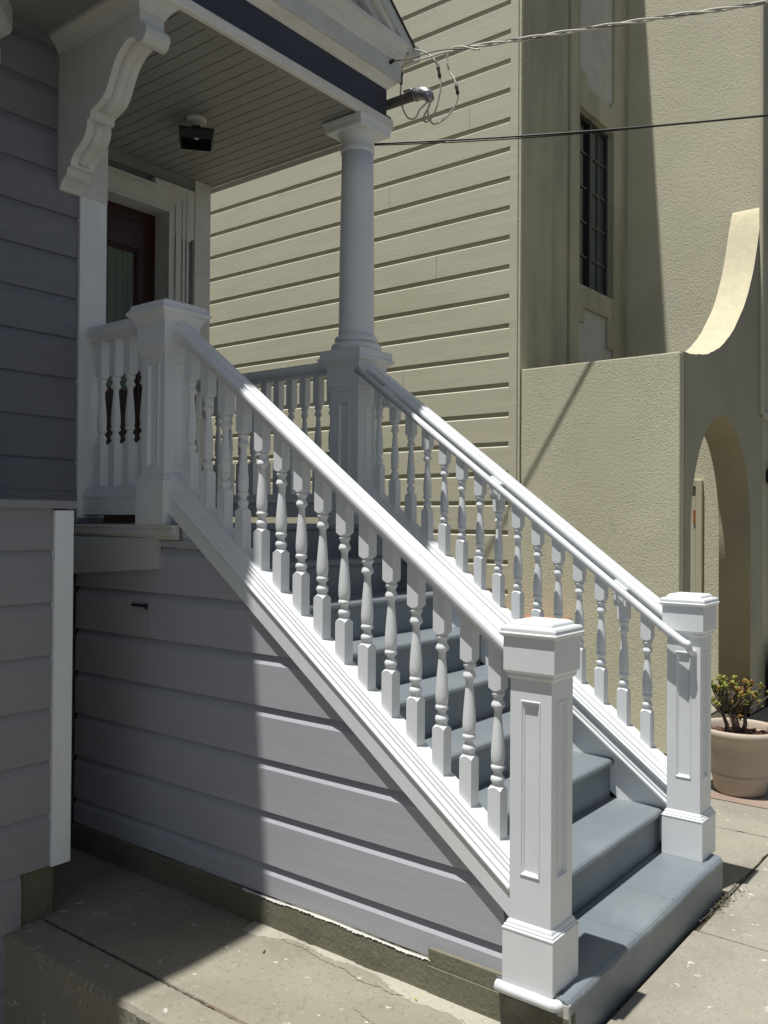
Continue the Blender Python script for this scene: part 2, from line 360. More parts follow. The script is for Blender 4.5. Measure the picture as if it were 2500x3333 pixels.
def newel(label, cx, cy, fz, hb, hs, hu, zb, zs, zu, cap, pz, pw=.030, fzb=None):
    t = thing('newel_post', label, 'newel post', group='square newel posts with sunk panels')
    k = hs/.075
    MB().sq(cx, cy, [(hb, fz if fzb is None else fzb), (hb, zb-.034), (hb+.0015, zb-.031), (hb+.0015, zb-.026), (hb-.003, zb-.024), (hb-.003, zb-.018), (hb-.008, zb-.015), (hb-.009, zb-.010), (hb-.012, zb-.004), (hs, zb)]).build('base', WHITE, t, bevel=.0012, seg=1)
    mb = MB(); panel_faces(mb, cx, cy, hs, zb-.001, zs+.003, pw, pz[0], pz[1]); mb.build('shaft', WHITE, t, bevel=.0008, seg=1)
    MB().sq(cx, cy, [(hs, zs), (hs+.005, zs+.003), (hs+.009, zs+.010), (hs+.009, zs+.018), (hu-.003, zs+.024), (hu, zs+.027), (hu, zu)]).build('head_block', WHITE, t, bevel=.0012, seg=1)
    MB().sq(cx, cy, cap).build('cap', WHITE, t, bevel=.0010, seg=1)
    return t
def capA(z): return [(.0922, z), (.097, z+.003), (.1005, z+.007), (.1035, z+.010), (.1035, z+.015), (.1, z+.0175), (.1, z+.021), (.0995, z+.028), (.0965, z+.034), (.094, z+.036), (.080, z+.0368), (.078, z+.039), (.0765, z+.045), (.073, z+.0495), (.069, z+.052), (.066, z+.0535)]
newel('white square newel post at the near foot of the stairs, largest of the posts', 0, 0, 0, .0913, .075, .0924, .203, .985, 1.121, capA(1.121), (.358, .912))
newel('white square newel post at the far foot of the stairs beside the potted plant', W, 0, 0, .0913, .075, .0924, .203, .985, 1.121, capA(1.121), (.358, .912))
newel('shaded white newel post at the top of the near railing, on the porch corner', 0, L, FZ-.005, .1027, .0843, .1022, 1.70, 2.254, 2.39,
      [(.1018, 2.39), (.104, 2.393), (.108, 2.405), (.116, 2.420), (.126, 2.431), (.136, 2.437), (.1395, 2.444), (.1395, 2.450), (.136, 2.456), (.130, 2.458), (.130, 2.463), (.126, 2.470), (.1245, 2.472), (.1225, 2.485), (.095, 2.487), (.094, 2.494), (.088, 2.500)], (1.743, 2.205), .036)

# porch column on its pedestal
pc = thing('porch_column', 'white round porch column standing on a square panelled pedestal', 'column')
ped = MB(); ped.sq(DX, DY, [(.125, FZ-.005), (.125, 1.655), (.1265, 1.66), (.120, 1.668), (.118, 1.676), (.111, 1.682)]).build('pedestal_base', WHITE, pc, bevel=.0012, seg=1)
ped = MB(); panel_faces(ped, DX, DY, .110, 1.681, 2.256, .036, 1.732, 2.184); ped.build('pedestal_shaft', WHITE, pc, bevel=.0008, seg=1)
MB().sq(DX, DY, [(.110, 2.254), (.114, 2.258), (.119, 2.268), (.119, 2.277), (.1245, 2.282), (.1255, 2.285), (.1255, 2.395), (.128, 2.399), (.133, 2.412), (.142, 2.424), (.153, 2.432), (.163, 2.438), (.1665, 2.445), (.1665, 2.451), (.162, 2.457), (.155, 2.459), (.155, 2.500)]).build('pedestal_cap', WHITE, pc, bevel=.0012, seg=1)
def rnd_prof(pts): return pts
MB().lathe(DX, DY, [(.145, 2.499), (.149, 2.506), (.1515, 2.516), (.1515, 2.526), (.149, 2.536), (.143, 2.543), (.128, 2.545), (.119, 2.548), (.1155, 2.553), (.117, 2.558), (.125, 2.560), (.1295, 2.566), (.131, 2.573), (.1295, 2.580), (.125, 2.586), (.117, 2.588), (.1135, 2.590), (.1115, 2.597), (.1085, 2.604)], 64).build('column_base', WHITE, pc)
MB().lathe(DX, DY, [(.1085, 2.603), (.1068, 2.62), (.1062, 2.75), (.1052, 2.9), (.1032, 3.1), (.1006, 3.3), (.0975, 3.5), (.0952, 3.69)], 64).build('column_shaft', WHITE, pc)
MB().lathe(DX, DY, [(.0952, 3.689), (.0975, 3.691), (.1012, 3.698), (.1025, 3.708), (.1012, 3.718), (.0975, 3.724), (.0962, 3.728), (.0965, 3.755), (.0985, 3.762), (.101, 3.765), (.106, 3.780), (.113, 3.792), (.1215, 3.800), (.1245, 3.806)], 64).build('capital', WHITE, pc)
MB().sq(DX, DY, [(.134, 3.802), (.139, 3.806), (.141, 3.835), (.1425, 3.838), (.147, 3.848), (.1505, 3.856), (.1505, 3.865)]).build('abacus', WHITE, pc, bevel=.001, seg=1)

# ================================================================== BALUSTERS & RAILINGS
def baluster_mb(cx, cy, zb0, zb1, zr, zt0, zt1, m=0.0):
    """square foot zb*, turned middle from zr, square head to zt*; foot and head follow the slope m"""
    mb = MB(); h = .0245; N = 24
    turn = [(.0185, .0), (.0205, .003), (.0205, .008), (.0185, .0105), (.0205, .013), (.0238, .020), (.0242, .027), (.0225, .034), (.0185, .039), (.0150, .044), (.0142, .050), (.0160, .056), (.0205, .059),
            (.0238, .064), (.0240, .070), (.0228, .075), (.0205, .0775), (.0195, .079), (.0212, .084), (.0226, .094), (.0234, .107), (.0234, .120), (.0226, .140), (.0205, .170), (.0178, .205), (.0152, .235), (.0134, .255), (.0130, .268),
            (.0146, .277), (.0185, .283), (.0228, .286), (.0240, .290), (.0232, .296), (.0205, .303), (.0172, .311), (.0165, .318), (.0185, .324), (.0225, .328), (.0236, .333), (.0225, .338), (.0195, .341), (.0185, .343)]
    turn = [(r, z*.945) for r, z in turn]
    mb.lathe(cx, cy, turn, N, cz=zr-.002)
    # foot: square with arched shoulders (a square-to-round cut)
    def arch(z_base, z_cut, z_top, updown):
        pass
    def block(zlo, zhi, lo_sloped, hi_sloped, arched_top):
        # ring following the square outline with 8 points per side
        P = []
        for a, b in (((-1, -1), (1, -1)), ((1, -1), (1, 1)), ((1, 1), (-1, 1)), ((-1, 1), (-1, -1))):
            for k in range(8):
                t = k/8; P.append((a[0]+(b[0]-a[0])*t, a[1]+(b[1]-a[1])*t))
        def z_arch(px, py):                             # corners are cut away
            rr = math.hypot(px, py)-1.0; return .011*rr/.414
        A = []; B = []
        for px, py in P:
            x, y = cx+px*h, cy+py*h
            lo = zlo+(m*(py*h) if lo_sloped else z_arch(px, py)); hi = zhi+(m*(py*h) if hi_sloped else -z_arch(px, py))
            A.append((x, y, lo)); B.append((x, y, hi))
        n = len(P); mb.add(A+B, [(i, (i+1) % n, n+(i+1) % n, n+i) for i in range(n)])
        ins = .0185
        if not hi_sloped:
            C = [(cx+px/math.hypot(px, py)*ins, cy+py/math.hypot(px, py)*ins, zhi+.003) for px, py in P]
            mb.add(B+C, [(i, (i+1) % n, n+(i+1) % n, n+i) for i in range(n)]); mb.add(C, [tuple(range(n))])
        if not lo_sloped:
            C = [(cx+px/math.hypot(px, py)*ins, cy+py/math.hypot(px, py)*ins, zlo-.003) for px, py in P]
            mb.add(A+C, [(i, (i+1) % n, n+(i+1) % n, n+i) for i in range(n)]); mb.add(C, [tuple(range(n))])
    block(zb0, zr-.002, True, False, True)
    block(zr+.324, zt1, False, True, False)
    return mb
RAIL = [(-.034, .948), (-.034, .966), (-.050, .972), (-.0545, .980), (-.0565, .990), (-.0555, 1.000), (-.053, 1.007), (-.044, 1.011), (-.038, 1.0125), (-.034, 1.016), (-.031, 1.026), (-.026, 1.0315), (.026, 1.0315), (.031, 1.026), (.034, 1.016), (.038, 1.0125), (.044, 1.011), (.053, 1.007), (.0555, 1.000), (.0565, .990), (.0545, .980), (.050, .972), (.034, .966), (.034, .948)]
def rail_x(x0, y0, y1, m, nm, parent, zoff=0.0):
    return MB().sweep([[(x0+x, y, zoff+z+m*y) for x, z in RAIL] for y in (y0, y1)]).build(nm, WHITE, parent, bevel=.0015, seg=1)
nr = thing('stair_railing', 'nearer sloping white stair railing with fifteen turned balusters', 'railing', group='sloping stair railings')
fr = thing('stair_railing', 'farther sloping white stair railing, in front of the olive wall', 'railing', group='sloping stair railings')
rail_x(0, .080, L-.095, M, 'handrail', nr); rail_x(W, .080, DY-.118, M, 'handrail', fr)
def cut(m, parent_x, yc, par, src):
    pass
base = baluster_mb(0, 0, .312, 0, .475, 0, .966, M)     # heights measured at its own centre line
b0 = base.build('baluster', WHITE, None); nearb = []; first = True
def place_bal(mesh_obj, x, y, z, parent, use_src):
    o = mesh_obj if use_src else mesh_obj.copy()
    if not use_src: col.objects.link(o)
    o.location = (x, y, z); o.parent = parent; return o
for i in range(15):
    y = .1655+.1155*i; place_bal(b0, 0, y, M*y, nr, i == 0)
for i in range(15):
    y = .196+.1155*i; place_bal(b0, W, y, M*y, fr, False)

# porch railings
def porch_rail(label, x0, y0, y1, ycs):
    t = thing('porch_railing', label, 'railing', group='level porch railings')
    MB().sweep([[(x0+x, y, z+1.437) for x, z in RAIL] for y in (y0, y1)]).build('handrail', WHITE, t, bevel=.0015, seg=1)
    pr = [(-.028, 1.515), (-.060, 1.517), (-.060, 1.598), (-.068, 1.602), (-.068, 1.610), (-.060, 1.616), (-.057, 1.626), (-.050, 1.630), (-.048, 1.640), (-.041, 1.644), (-.038, 1.656), (-.034, 1.661), (.034, 1.661), (.06, 1.60), (.060, 1.517), (.028, 1.515)]
    MB().sweep([[(x0+x, y, z) for x, z in pr] for y in (y0, y1)]).build('bottom_rail', WHITE, t, bevel=.001, seg=1)
    return t
lr = porch_rail('short level white railing between the shaded newel and the corner board', 0, L+.10, 2.548, 0)
rr = porch_rail('level white porch railing behind the round column pedestal', DX, DY+.12, 3.483, 0)
lb = baluster_mb(0, 0, 1.655, 0, 1.877, 0, 2.405, 0.0).build('baluster', WHITE, None)
k = 0
for y in (2.475, 2.359, 2.243, 2.127): place_bal(lb, 0, y, 0, lr, k == 0); k += 1
for i in range(12): place_bal(lb, DX, 2.188+.1155*i, 0, rr, False)

# round grab rail on the far railing
gr = thing('grab_rail', 'round white wall-mounted grab rail running beside the far stair railing', 'handrail')
gx = W-.119; go = .9665
pts = [(gx, DY-.112, go+M*(DY-.112)), (gx, 1.0, go+M*1.0), (gx, .10, go+M*.10), (gx, .055, go+M*.055+.001), (gx, .030, go+M*.03+.004), (gx, .005, go+M*.005+.006), (gx, -.020, go-.006), (gx+.001, -.034, go-.009), (gx+.006, -.043, go-.011)]
MB().tube(pts, [.0185]*(len(pts)-1)+[.0150], 20).build('rail_bar', WHITE, gr)
MB().tube([(gx+.004, -.032, go-.010), (gx+.008, -.036, go-.028), (gx+.022, -.040, go-.045), (gx+.05, -.045, go-.052)], [.016, .0145, .014, .016], 12).build('rail_return', WHITE, gr)
for y in (.300, .982, 1.700):
    z = go+M*y
    mb = MB(); mb.shear([(.016, -.085), (.016, .006), (.094, .006), (.094, -.085)], y-.034, y+.034, M, gx); mb.v = [(x, yy, zz+go) for x, yy, zz in mb.v]
    mb = MB(); mb.sweep([[(gx+.040, yy, go+M*yy+.014), (gx+.094, yy, go+M*yy+.014), (gx+.094, yy, go+M*y-.088+.0*yy), (gx+.040, yy, go+M*y-.088)] for yy in (y-.030, y+.030)])
    mb.build('mounting_block', WHITE, gr, bevel=.0015, seg=1)
    b = MB().box(gx+.034, gx+.041, y-.018, y+.018, z-.082, z-.030)
    b.tube([(gx+.036, y, z-.070), (gx+.022, y, z-.060), (gx+.008, y, z-.036), (gx, y, z-.018)], [.008, .0065, .006, .008], 8)
    b.lathe(gx+.018, y+.026, [(.001, -.004), (.005, -.003), (.005, .003), (.001, .004)], 8, cz=z-.03)
    b.build('bracket', WHITE, gr)

# ================================================================== HOUSE
H = thing('house', 'blue grey wooden house with white trim, columned porch and clapboard front', 'house')
# porch floor, edge moulding, fascia
pr = [(1.8165, FZ-.034), (1.806, FZ-.028), (1.8025, FZ-.018), (1.806, FZ-.007), (1.814, FZ), (3.50, FZ), (3.50, FZ-.034)]
MB().sweep([[(x, y, z) for y, z in pr] for x in (-.058, 1.50)]).build('porch_floor', TREAD, H)
EM = [(0, 1.404), (.018, 1.404), (.020, 1.412), (.026, 1.415), (.026, 1.420), (.036, 1.424), (.043, 1.434), (.040, 1.446), (.036, 1.452), (.043, 1.458), (.046, 1.464), (.044, 1.4705), (0, 1.4705)]
def path_sweep(prof, path, name, m, parent, bevel=0):
    """profile (out, z) swept along a plan path with mitred corners; 'out' is to the right of travel"""
    rings = []
    P = [Vector((a, b)) for a, b in path]
    for i, p in enumerate(P):
        d0 = (P[i]-P[i-1]).normalized() if i else None; d1 = (P[i+1]-P[i]).normalized() if i < len(P)-1 else None
        n0 = Vector((d0.y, -d0.x)) if d0 else None; n1 = Vector((d1.y, -d1.x)) if d1 else None
        if n0 is None: nn = n1
        elif n1 is None: nn = n0
        else: nn = (n0+n1)/(1+n0.dot(n1))
        rings.append([(p.x+nn.x*o, p.y+nn.y*o, z) for o, z in prof])
    return MB().sweep(rings).build(name, m, parent, bevel=bevel, seg=1)
path_sweep(EM, [(-.060, 2.62), (-.060, 1.785)], 'floor_moulding', WHITE2, H)
mb = MB(); mb.add([(-.080, 1.925, 1.268), (-.105, 2.64, 1.219), (-.105, 2.64, 1.408), (-.080, 1.925, 1.408), (-.045, 1.935, 1.268), (-.045, 2.64, 1.216), (-.045, 2.64, 1.41), (-.045, 1.935, 1.41)],
    [(0, 1, 2, 3), (7, 6, 5, 4), (0, 4, 5, 1), (2, 6, 7, 3), (0, 3, 7, 4), (1, 5, 6, 2)])
mb.build('porch_fascia', mat('pale_grey_fascia_paint', (.54, .56, .56), .5, (.51, .53, .53), 5, bump=.1, bscale=40, bdist=.002), H)
MB().box(-.495, 1.50, 2.64, 3.6, -.3, 1.44).build('under_porch_wall', CURBM, H)  # dark coat painted on to deepen the shade under the porch
MB().box(.034, 1.39, 1.84, 2.64, 1.30, 1.44).build('floor_frame', SIDE, H)
MB().box(-.05, .30, 2.12, 2.50, FZ, FZ+.003).build('door_mat', BLACK, H)
# main front wall, left of the porch
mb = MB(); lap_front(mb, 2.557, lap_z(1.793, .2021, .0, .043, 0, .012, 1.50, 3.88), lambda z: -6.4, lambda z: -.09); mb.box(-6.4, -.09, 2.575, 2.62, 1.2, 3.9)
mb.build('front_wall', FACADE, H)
MB().box(-.092, .062, 2.541, 3.47, 1.50, 3.90).build('corner_board', WHITE, H, bevel=.002)
mb = MB().box(-.207, .0622, 2.536, 2.60, 3.115, 3.872)
mb.build('corner_board_head', WHITE2, H, bevel=.002)
MB().box(-6.4, .06, 2.545, 2.6, 1.48, 1.63).build('base_board', FACADE, H)
# ceiling with beads
bx = [.344+.0812*k for k in range(-7, 16)]
mb = MB(); prof = [(-6.4, 3.872)]
for b in bx: prof += [(b-.0035, 3.872), (b-.0015, 3.879), (b+.0015, 3.879), (b+.0035, 3.872)]
prof += [(1.600, 3.872), (1.600, 3.95), (-6.4, 3.95)]
prof2 = [(x, 3.872 if z < 3.9 else z) for x, z in prof]
mb.sweep([[(x, y, z) for x, z in prof2] for y in (1.884, 1.925)]); mb.sweep([[(x, y, z) for x, z in prof] for y in (1.925, 3.50)])
mb.build('porch_ceiling', CEIL, H)
MB().box(1.555, 1.612, 1.9, 3.6, 3.858, 3.90).build('ceiling_edge', CEIL, H)
# back wall of the porch with door surround
mb = MB(); sg = lap_z(1.60, .2021, .0, .043, 0, .012, FZ, 3.88)
lap_front(mb, 3.483, sg, lambda z: 1.30, lambda z: 1.40); lap_front(mb, 3.483, sg, lambda z: .0, lambda z: .10)
mb.box(-.02, .235, 3.502, 3.56, 1.4, 3.9); mb.box(1.19, 1.45, 3.502, 3.56, 1.4, 3.9); mb.box(-.02, 1.45, 3.502, 3.56, 3.602, 3.9); mb.build('porch_back_wall', FACADE, H)
MB().box(.06, 1.395, 3.476, 3.50, 3.80, 3.872).build('frieze_board', CEIL, H)
MB().box(1.395, 1.535, 3.455, 3.60, 1.45, 3.874).build('corner_board', WHITE2, H, bevel=.002)
cs = MB()
def casing(out, dep, half_w, top, ear_w, ear_drop, ear_h):  # stepped outline, mirrored about the door centre .711
    pass
xc = .711
def eared(y0, y1, w, t, ew, eh, ed, inner_w, inner_t, eo=.334):
    """a door surround slab: inner opening half width inner_w / top inner_t, outer half width w / top t, ears ew wider and eh higher, dropping ed below the top"""
    P = []
    for s in (1, -1):
        x = lambda v: xc+s*v
        cs.box(*sorted((x(inner_w), x(w))), y0, y1, FZ, t-ed+.0)
        cs.box(*sorted((x(inner_w), x(w+ew))), y0, y1, t-ed, t+eh)
    cs.box(xc-inner_w, xc+inner_w, y0, y1, inner_t, t)
    for s in (1, -1):
        a, b = sorted((xc+s*eo, xc+s*inner_w)); cs.box(a, b, y0, y1, t, t+eh)
eared(3.452, 3.500, .625, 3.744, .048, .043, .300, .515, 3.65)
cs.build('door_casing', WHITE2, H, bevel=.002, seg=1); cs = MB()
eared(3.440, 3.4515, .618, 3.737, .048, .043, .286, .600, 3.722)
cs.build('casing_moulding', WHITE2, H, bevel=.003, seg=2); cs = MB()
eared(3.446, 3.4517, .592, 3.711, .048, .043, .286, .568, 3.690)
cs.build('casing_moulding', WHITE2, H, bevel=.002, seg=1)
mb = MB(); 
for s in (1, -1):
    a, b = sorted((xc+s*.461, xc+s*.516)); mb.box(a, b, 3.462, 3.62, FZ, 3.651)
    a, b = sorted((xc+s*.461, xc+s*.478)); mb.box(a, b, 3.454, 3.47, FZ, 3.6)
mb.box(xc-.461, xc+.461, 3.462, 3.62, 3.587, 3.651); mb.box(xc-.461, xc+.461, 3.454, 3.47, 3.587, 3.602); mb.build('door_jamb', WHITE2, H, bevel=.002, seg=1)
# door
dl, drr, dt = xc-.461, xc+.461, 3.587; gl, grr, gt, gb = .42, .995, 3.29, 2.36
mb = MB().box(dl, gl, 3.605, 3.645, FZ, dt).box(grr, drr, 3.605, 3.645, FZ, dt).box(gl, grr, 3.605, 3.645, gt, dt).box(gl, grr, 3.605, 3.645, FZ, gb)
dr = mb.build('front_door', MAROON, H, bevel=.002, seg=1)
mb = MB()
for a, b in ((.003, .012), (.02, .03)):
    mb.box(gl-b-.01, gl-a-.01, 3.594, 3.606, gb-b, gt+b).box(grr+a+.01, grr+b+.01, 3.594, 3.606, gb-b, gt+b).box(gl-b, grr+b, 3.594, 3.606, gt+a+.008, gt+b+.008)
mb.box(dl+.05, drr-.06, 3.596, 3.606, 3.505, 3.515); mb.box(dl+.1, drr-.1, 3.596, 3.606, 1.62, 2.05)
mb.build('door_moulding', MAROON, H, bevel=.003)
MB().box(gl-.01, grr+.01, 3.622, 3.626, gb, gt+.01).build('door_pane', DGLASS, H)
# folded curtain showing in the glass
rings = []
for i in range(120):
    x = gl-.005+i*(grr-gl+.01)/119; y = 3.614+.0045*math.sin(i*.52)+.002*math.sin(i*1.31+1)
    rings.append([(x, y, gb), (x, y, gt+.005)])
MB().sweep(rings, close=False, sm=True).build('door_curtain', CURT, H)
# entablature along the front and round the corner
ent = [(-6.5, 1.88), (1.548, 1.88), (1.548, 3.75)]
path_sweep([(-.004, 3.861), (.026, 3.858), (.030, 3.862), (.030, 3.908), (.026, 3.914), (.012, 3.926), (0, 3.932), (-.004, 3.932)], ent, 'beam_moulding', CORN, H)
path_sweep([(-.02, 3.93), (0, 3.931), (0, 4.10), (-.02, 4.10)], ent, 'frieze', NAVY, H)
path_sweep([(-.02, 4.097), (.004, 4.097), (.012, 4.103), (.016, 4.112), (.028, 4.121), (.038, 4.126), (.041, 4.136), (.046, 4.140), (.046, 4.150), (-.02, 4.150)], ent, 'bed_moulding', CORN, H)
path_sweep([(-.02, 4.148), (.060, 4.146), (.062, 4.150), (.062, 4.246), (-.02, 4.246)], ent, 'cornice_fascia', WHITE2, H)
path_sweep([(-.02, 4.244), (.066, 4.247), (.068, 4.256), (.070, 4.268), (.074, 4.292), (.080, 4.318), (.086, 4.338), (.091, 4.346), (.093, 4.352), (.097, 4.358), (.097, 4.388), (-.02, 4.396)], ent, 'crown_moulding', CORN, H)
MB().box(-6.5, 1.53, 1.91, 12, 3.955, 4.36).build('attic', NAVY, H)
# gable: rake boards rise to the left at slope .70, ridge beyond the frame
sl_ = .742; XR = 1.651; ZR = 4.430; XP = -2.4
def rake(y0, y1, t0, t1, nm, m, xa=XR, both=True, xb=XP):
    k = math.sqrt(1+sl_*sl_); mb = MB()
    for s in ((1, -1) if both else (1,)):
        E = lambda x, t: (XP+s*(x-XP), ZR+sl_*(XR-x)-t*k)
        pa, pb, pc_, pd = E(xa, t0), E(xb, t0), E(xb, t1), E(xa, t1)
        mb.add([(pa[0], y0, pa[1]), (pb[0], y0, pb[1]), (pc_[0], y0, pc_[1]), (pd[0], y0, pd[1]), (pa[0], y1, pa[1]), (pb[0], y1, pb[1]), (pc_[0], y1, pc_[1]), (pd[0], y1, pd[1])],
               [(0, 1, 2, 3), (7, 6, 5, 4), (0, 4, 5, 1), (2, 6, 7, 3), (0, 3, 7, 4), (1, 5, 6, 2)])
    return mb.build(nm, m, H)
rake(1.778, 12, 0, .014, 'roof', DARKF, XR+.045)
rake(1.690, 1.777, -.002, .12, 'shadow_overhang', WHITE2, 1.12)  # unseen overhang added above the frame to pull the stair shadow forward
rake(1.785, 1.80, .016, .078, 'rake_board', WHITE2, XR+.005)
rake(1.802, 1.83, .076, .115, 'rake_board', CORN, XR-.03)
rake(1.832, 1.87, .113, .175, 'rake_board', WHITE2, XR-.05)
zc_ = ZR+sl_*(XR-XP)-.06
mb = MB()
mb.add([(1.55, 1.875, 4.392), (1.55, 1.875, 4.30), (-6.35, 1.875, 4.30), (-6.35, 1.875, 4.392), (XP, 1.875, zc_), (1.55, 12, 4.392), (1.55, 12, 4.30), (-6.35, 12, 4.30), (-6.35, 12, 4.392), (XP, 12, zc_)],
       [(0, 1, 2, 3, 4), (9, 8, 7, 6, 5), (0, 4, 9, 5), (4, 3, 8, 9), (1, 6, 7, 2), (0, 5, 6, 1), (3, 2, 7, 8)])
mb.build('gable_wall', WHITE2, H)
MB().box(1.647, 1.765, 1.786, 3.6, 4.325, 4.408).build('gutter', WHITE2, H, bevel=.003)
# body of the house behind
mb = MB(); lap_side(mb, 1.50, -1, lap_z(.2, .2021, 0, .043, 0, .012, -.2, 3.9), lambda z: 3.60, lambda z: 12.0); mb.box(-6.4, 1.48, 3.65, 12, -.5, 3.955); mb.build('side_wall', SIDE, H)
MB().box(-6.4, -.12, 2.62, 3.66, -.4, 3.9).build('inner_wall', SIDE, H)
# brackets under the soffit
BR = [(2.557, 3.113), (2.540, 3.113), (2.533, 3.130), (2.522, 3.147), (2.508, 3.160), (2.492, 3.168), (2.480, 3.176), (2.476, 3.186), (2.476, 3.200), (2.468, 3.207), (2.449, 3.209), (2.447, 3.226), (2.438, 3.243), (2.420, 3.261), (2.395, 3.277), (2.372, 3.292), (2.348, 3.308), (2.330, 3.326), (2.317, 3.350), (2.312, 3.374), (2.313, 3.398), (2.288, 3.401), (2.285, 3.428),
      (2.270, 3.436), (2.247, 3.443), (2.215, 3.453), (2.188, 3.466), (2.168, 3.485), (2.153, 3.508), (2.142, 3.528), (2.130, 3.552), (2.116, 3.578), (2.100, 3.602), (2.083, 3.624), (2.066, 3.641), (2.044, 3.656), (2.015, 3.670), (1.984, 3.679), (1.957, 3.675), (1.940, 3.655), (1.927, 3.638), (1.910, 3.632), (1.892, 3.636), (1.876, 3.648), (1.867, 3.665), (1.865, 3.684), (1.872, 3.702), (1.888, 3.718), (1.909, 3.727), (1.912, 3.745), (1.912, 3.79), (1.912, 3.862), (2.557, 3.862)]
def bracket(x0, x1):
    mb = MB(); rings = []
    w = x1-x0
    # main body
    rings = [[(x, y, z) for y, z in BR] for x in (x0, x1)]
    n = len(BR); mb.add([p for r in rings for p in r], [(j, (j+1) % n, n+(j+1) % n, n+j) for j in range(n)])
    # side caps as strips from the wall/ceiling side: triangulated polygon
    for s_, ring in ((0, rings[0]), (1, rings[1])): mb.add(ring, [tuple(range(n))])
    o = mb.build('bracket', WHITE2, H)
    # raised rib down the middle of the curved front
    rib = MB(); pts = BR[11:21]; rib.sweep([[(x0+w*.30, y-.004, z-.003), (x0+w*.5, y-.007, z-.005), (x0+w*.70, y-.004, z-.003), (x0+w*.70, y+.01, z+.01), (x0+w*.30, y+.01, z+.01)] for y, z in pts], sm=True)
    pts = BR[23:38]; rib.sweep([[(x0+w*.28, y-.005, z-.004), (x0+w*.5, y-.009, z-.006), (x0+w*.72, y-.005, z-.004), (x0+w*.72, y+.01, z+.01), (x0+w*.28, y+.01, z+.01)] for y, z in pts], sm=True)
    rib.build('rib', WHITE2, o)
    rings = []
    for out, z in ((.0, 3.785), (.004, 3.785), (.010, 3.800), (.022, 3.820), (.036, 3.835), (.048, 3.845), (.054, 3.855), (.054, 3.874), (0, 3.874)):
        rings.append([(x0-out, 2.56, z), (x0-out, 1.912-out, z), (x1+out, 1.912-out, z), (x1+out, 2.56, z)])
    MB().sweep(rings).build('cap', WHITE2, o)
bracket(-.208, -.074)
# angled bay at far left: crown and sill just reach into the frame
BAY = [(-6.0, 2.557), (-2.6, 2.557), (-2.1, 2.05), (-1.03, 2.05), (-.565, 2.557)]
mb = MB(); mb.sweep([[(x, y, z) for x, y in BAY] for z in (1.56, 3.87)]); mb.build('bay_wall', FACADE, H)
path_sweep([(-.01, 3.70), (.012, 3.70), (.02, 3.72), (.05, 3.74), (.075, 3.755), (.085, 3.775), (.085, 3.873), (-.01, 3.873)], [(-2.6, 2.557), (-2.1, 2.05), (-1.03, 2.05), (-.535, 2.575)], 'bay_cornice', WHITE2, H)
path_sweep([(-.01, 3.60), (.03, 3.60), (.035, 3.62), (.035, 3.68), (-.01, 3.68)], [(-2.6, 2.557), (-2.1, 2.05), (-1.03, 2.05), (-.535, 2.575)], 'bay_moulding', WHITE2, H)
path_sweep([(-.01, 2.01), (.045, 2.015), (.055, 2.03), (.045, 2.055), (-.01, 2.06)], [(-2.1, 2.05), (-1.03, 2.05), (-.562, 2.542)], 'window_sill', WHITE2, H)
# lower projecting wall at left
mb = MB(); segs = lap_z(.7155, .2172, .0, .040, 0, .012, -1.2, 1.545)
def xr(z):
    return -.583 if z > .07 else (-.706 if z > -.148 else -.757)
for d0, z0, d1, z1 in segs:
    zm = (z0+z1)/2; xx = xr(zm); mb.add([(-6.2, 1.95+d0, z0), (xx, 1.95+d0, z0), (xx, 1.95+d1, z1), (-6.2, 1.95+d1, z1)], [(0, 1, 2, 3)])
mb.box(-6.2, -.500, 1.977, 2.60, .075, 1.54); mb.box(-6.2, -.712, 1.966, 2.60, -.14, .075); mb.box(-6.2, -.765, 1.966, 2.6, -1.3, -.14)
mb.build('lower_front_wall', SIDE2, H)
MB().box(-.583, -.497, 1.932, 1.975, .061, 1.531).build('corner_board', WHITE, H, bevel=.003)
MB().box(-.497, -.492, 1.976, 2.64, .061, 1.536).build('return_wall', CURBM, H)  # unseen face coloured dark so the recess reads as deeper shade
mb = MB(); mb.add([(-6.2, 1.925, 1.538), (-.482, 1.925, 1.538), (-.482, 2.57, 1.538), (-6.2, 2.57, 1.538), (-6.2, 1.925, 1.570), (-.486, 1.925, 1.570), (-.486, 2.57, 1.60), (-6.2, 2.57, 1.60)],
    [(3, 2, 1, 0), (4, 5, 6, 7), (0, 1, 5, 4), (1, 2, 6, 5), (2, 3, 7, 6), (3, 0, 4, 7)]); mb.build('wall_cap', SIDE2, H, bevel=.002)
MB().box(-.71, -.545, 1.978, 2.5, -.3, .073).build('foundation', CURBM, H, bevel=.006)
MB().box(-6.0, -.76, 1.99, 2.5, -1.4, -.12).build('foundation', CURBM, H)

# small black latch on the shaded boards
t = thing('door_latch', 'small black metal latch on the shaded boards under the porch', 'latch')
MB().box(-.069, -.0605, 2.012, 2.125, 1.086, 1.098).build('bolt', BLACK, t, bevel=.002)
MB().box(-.072, -.0605, 2.008, 2.020, 1.078, 1.104).build('staple', BLACK, t, bevel=.002)

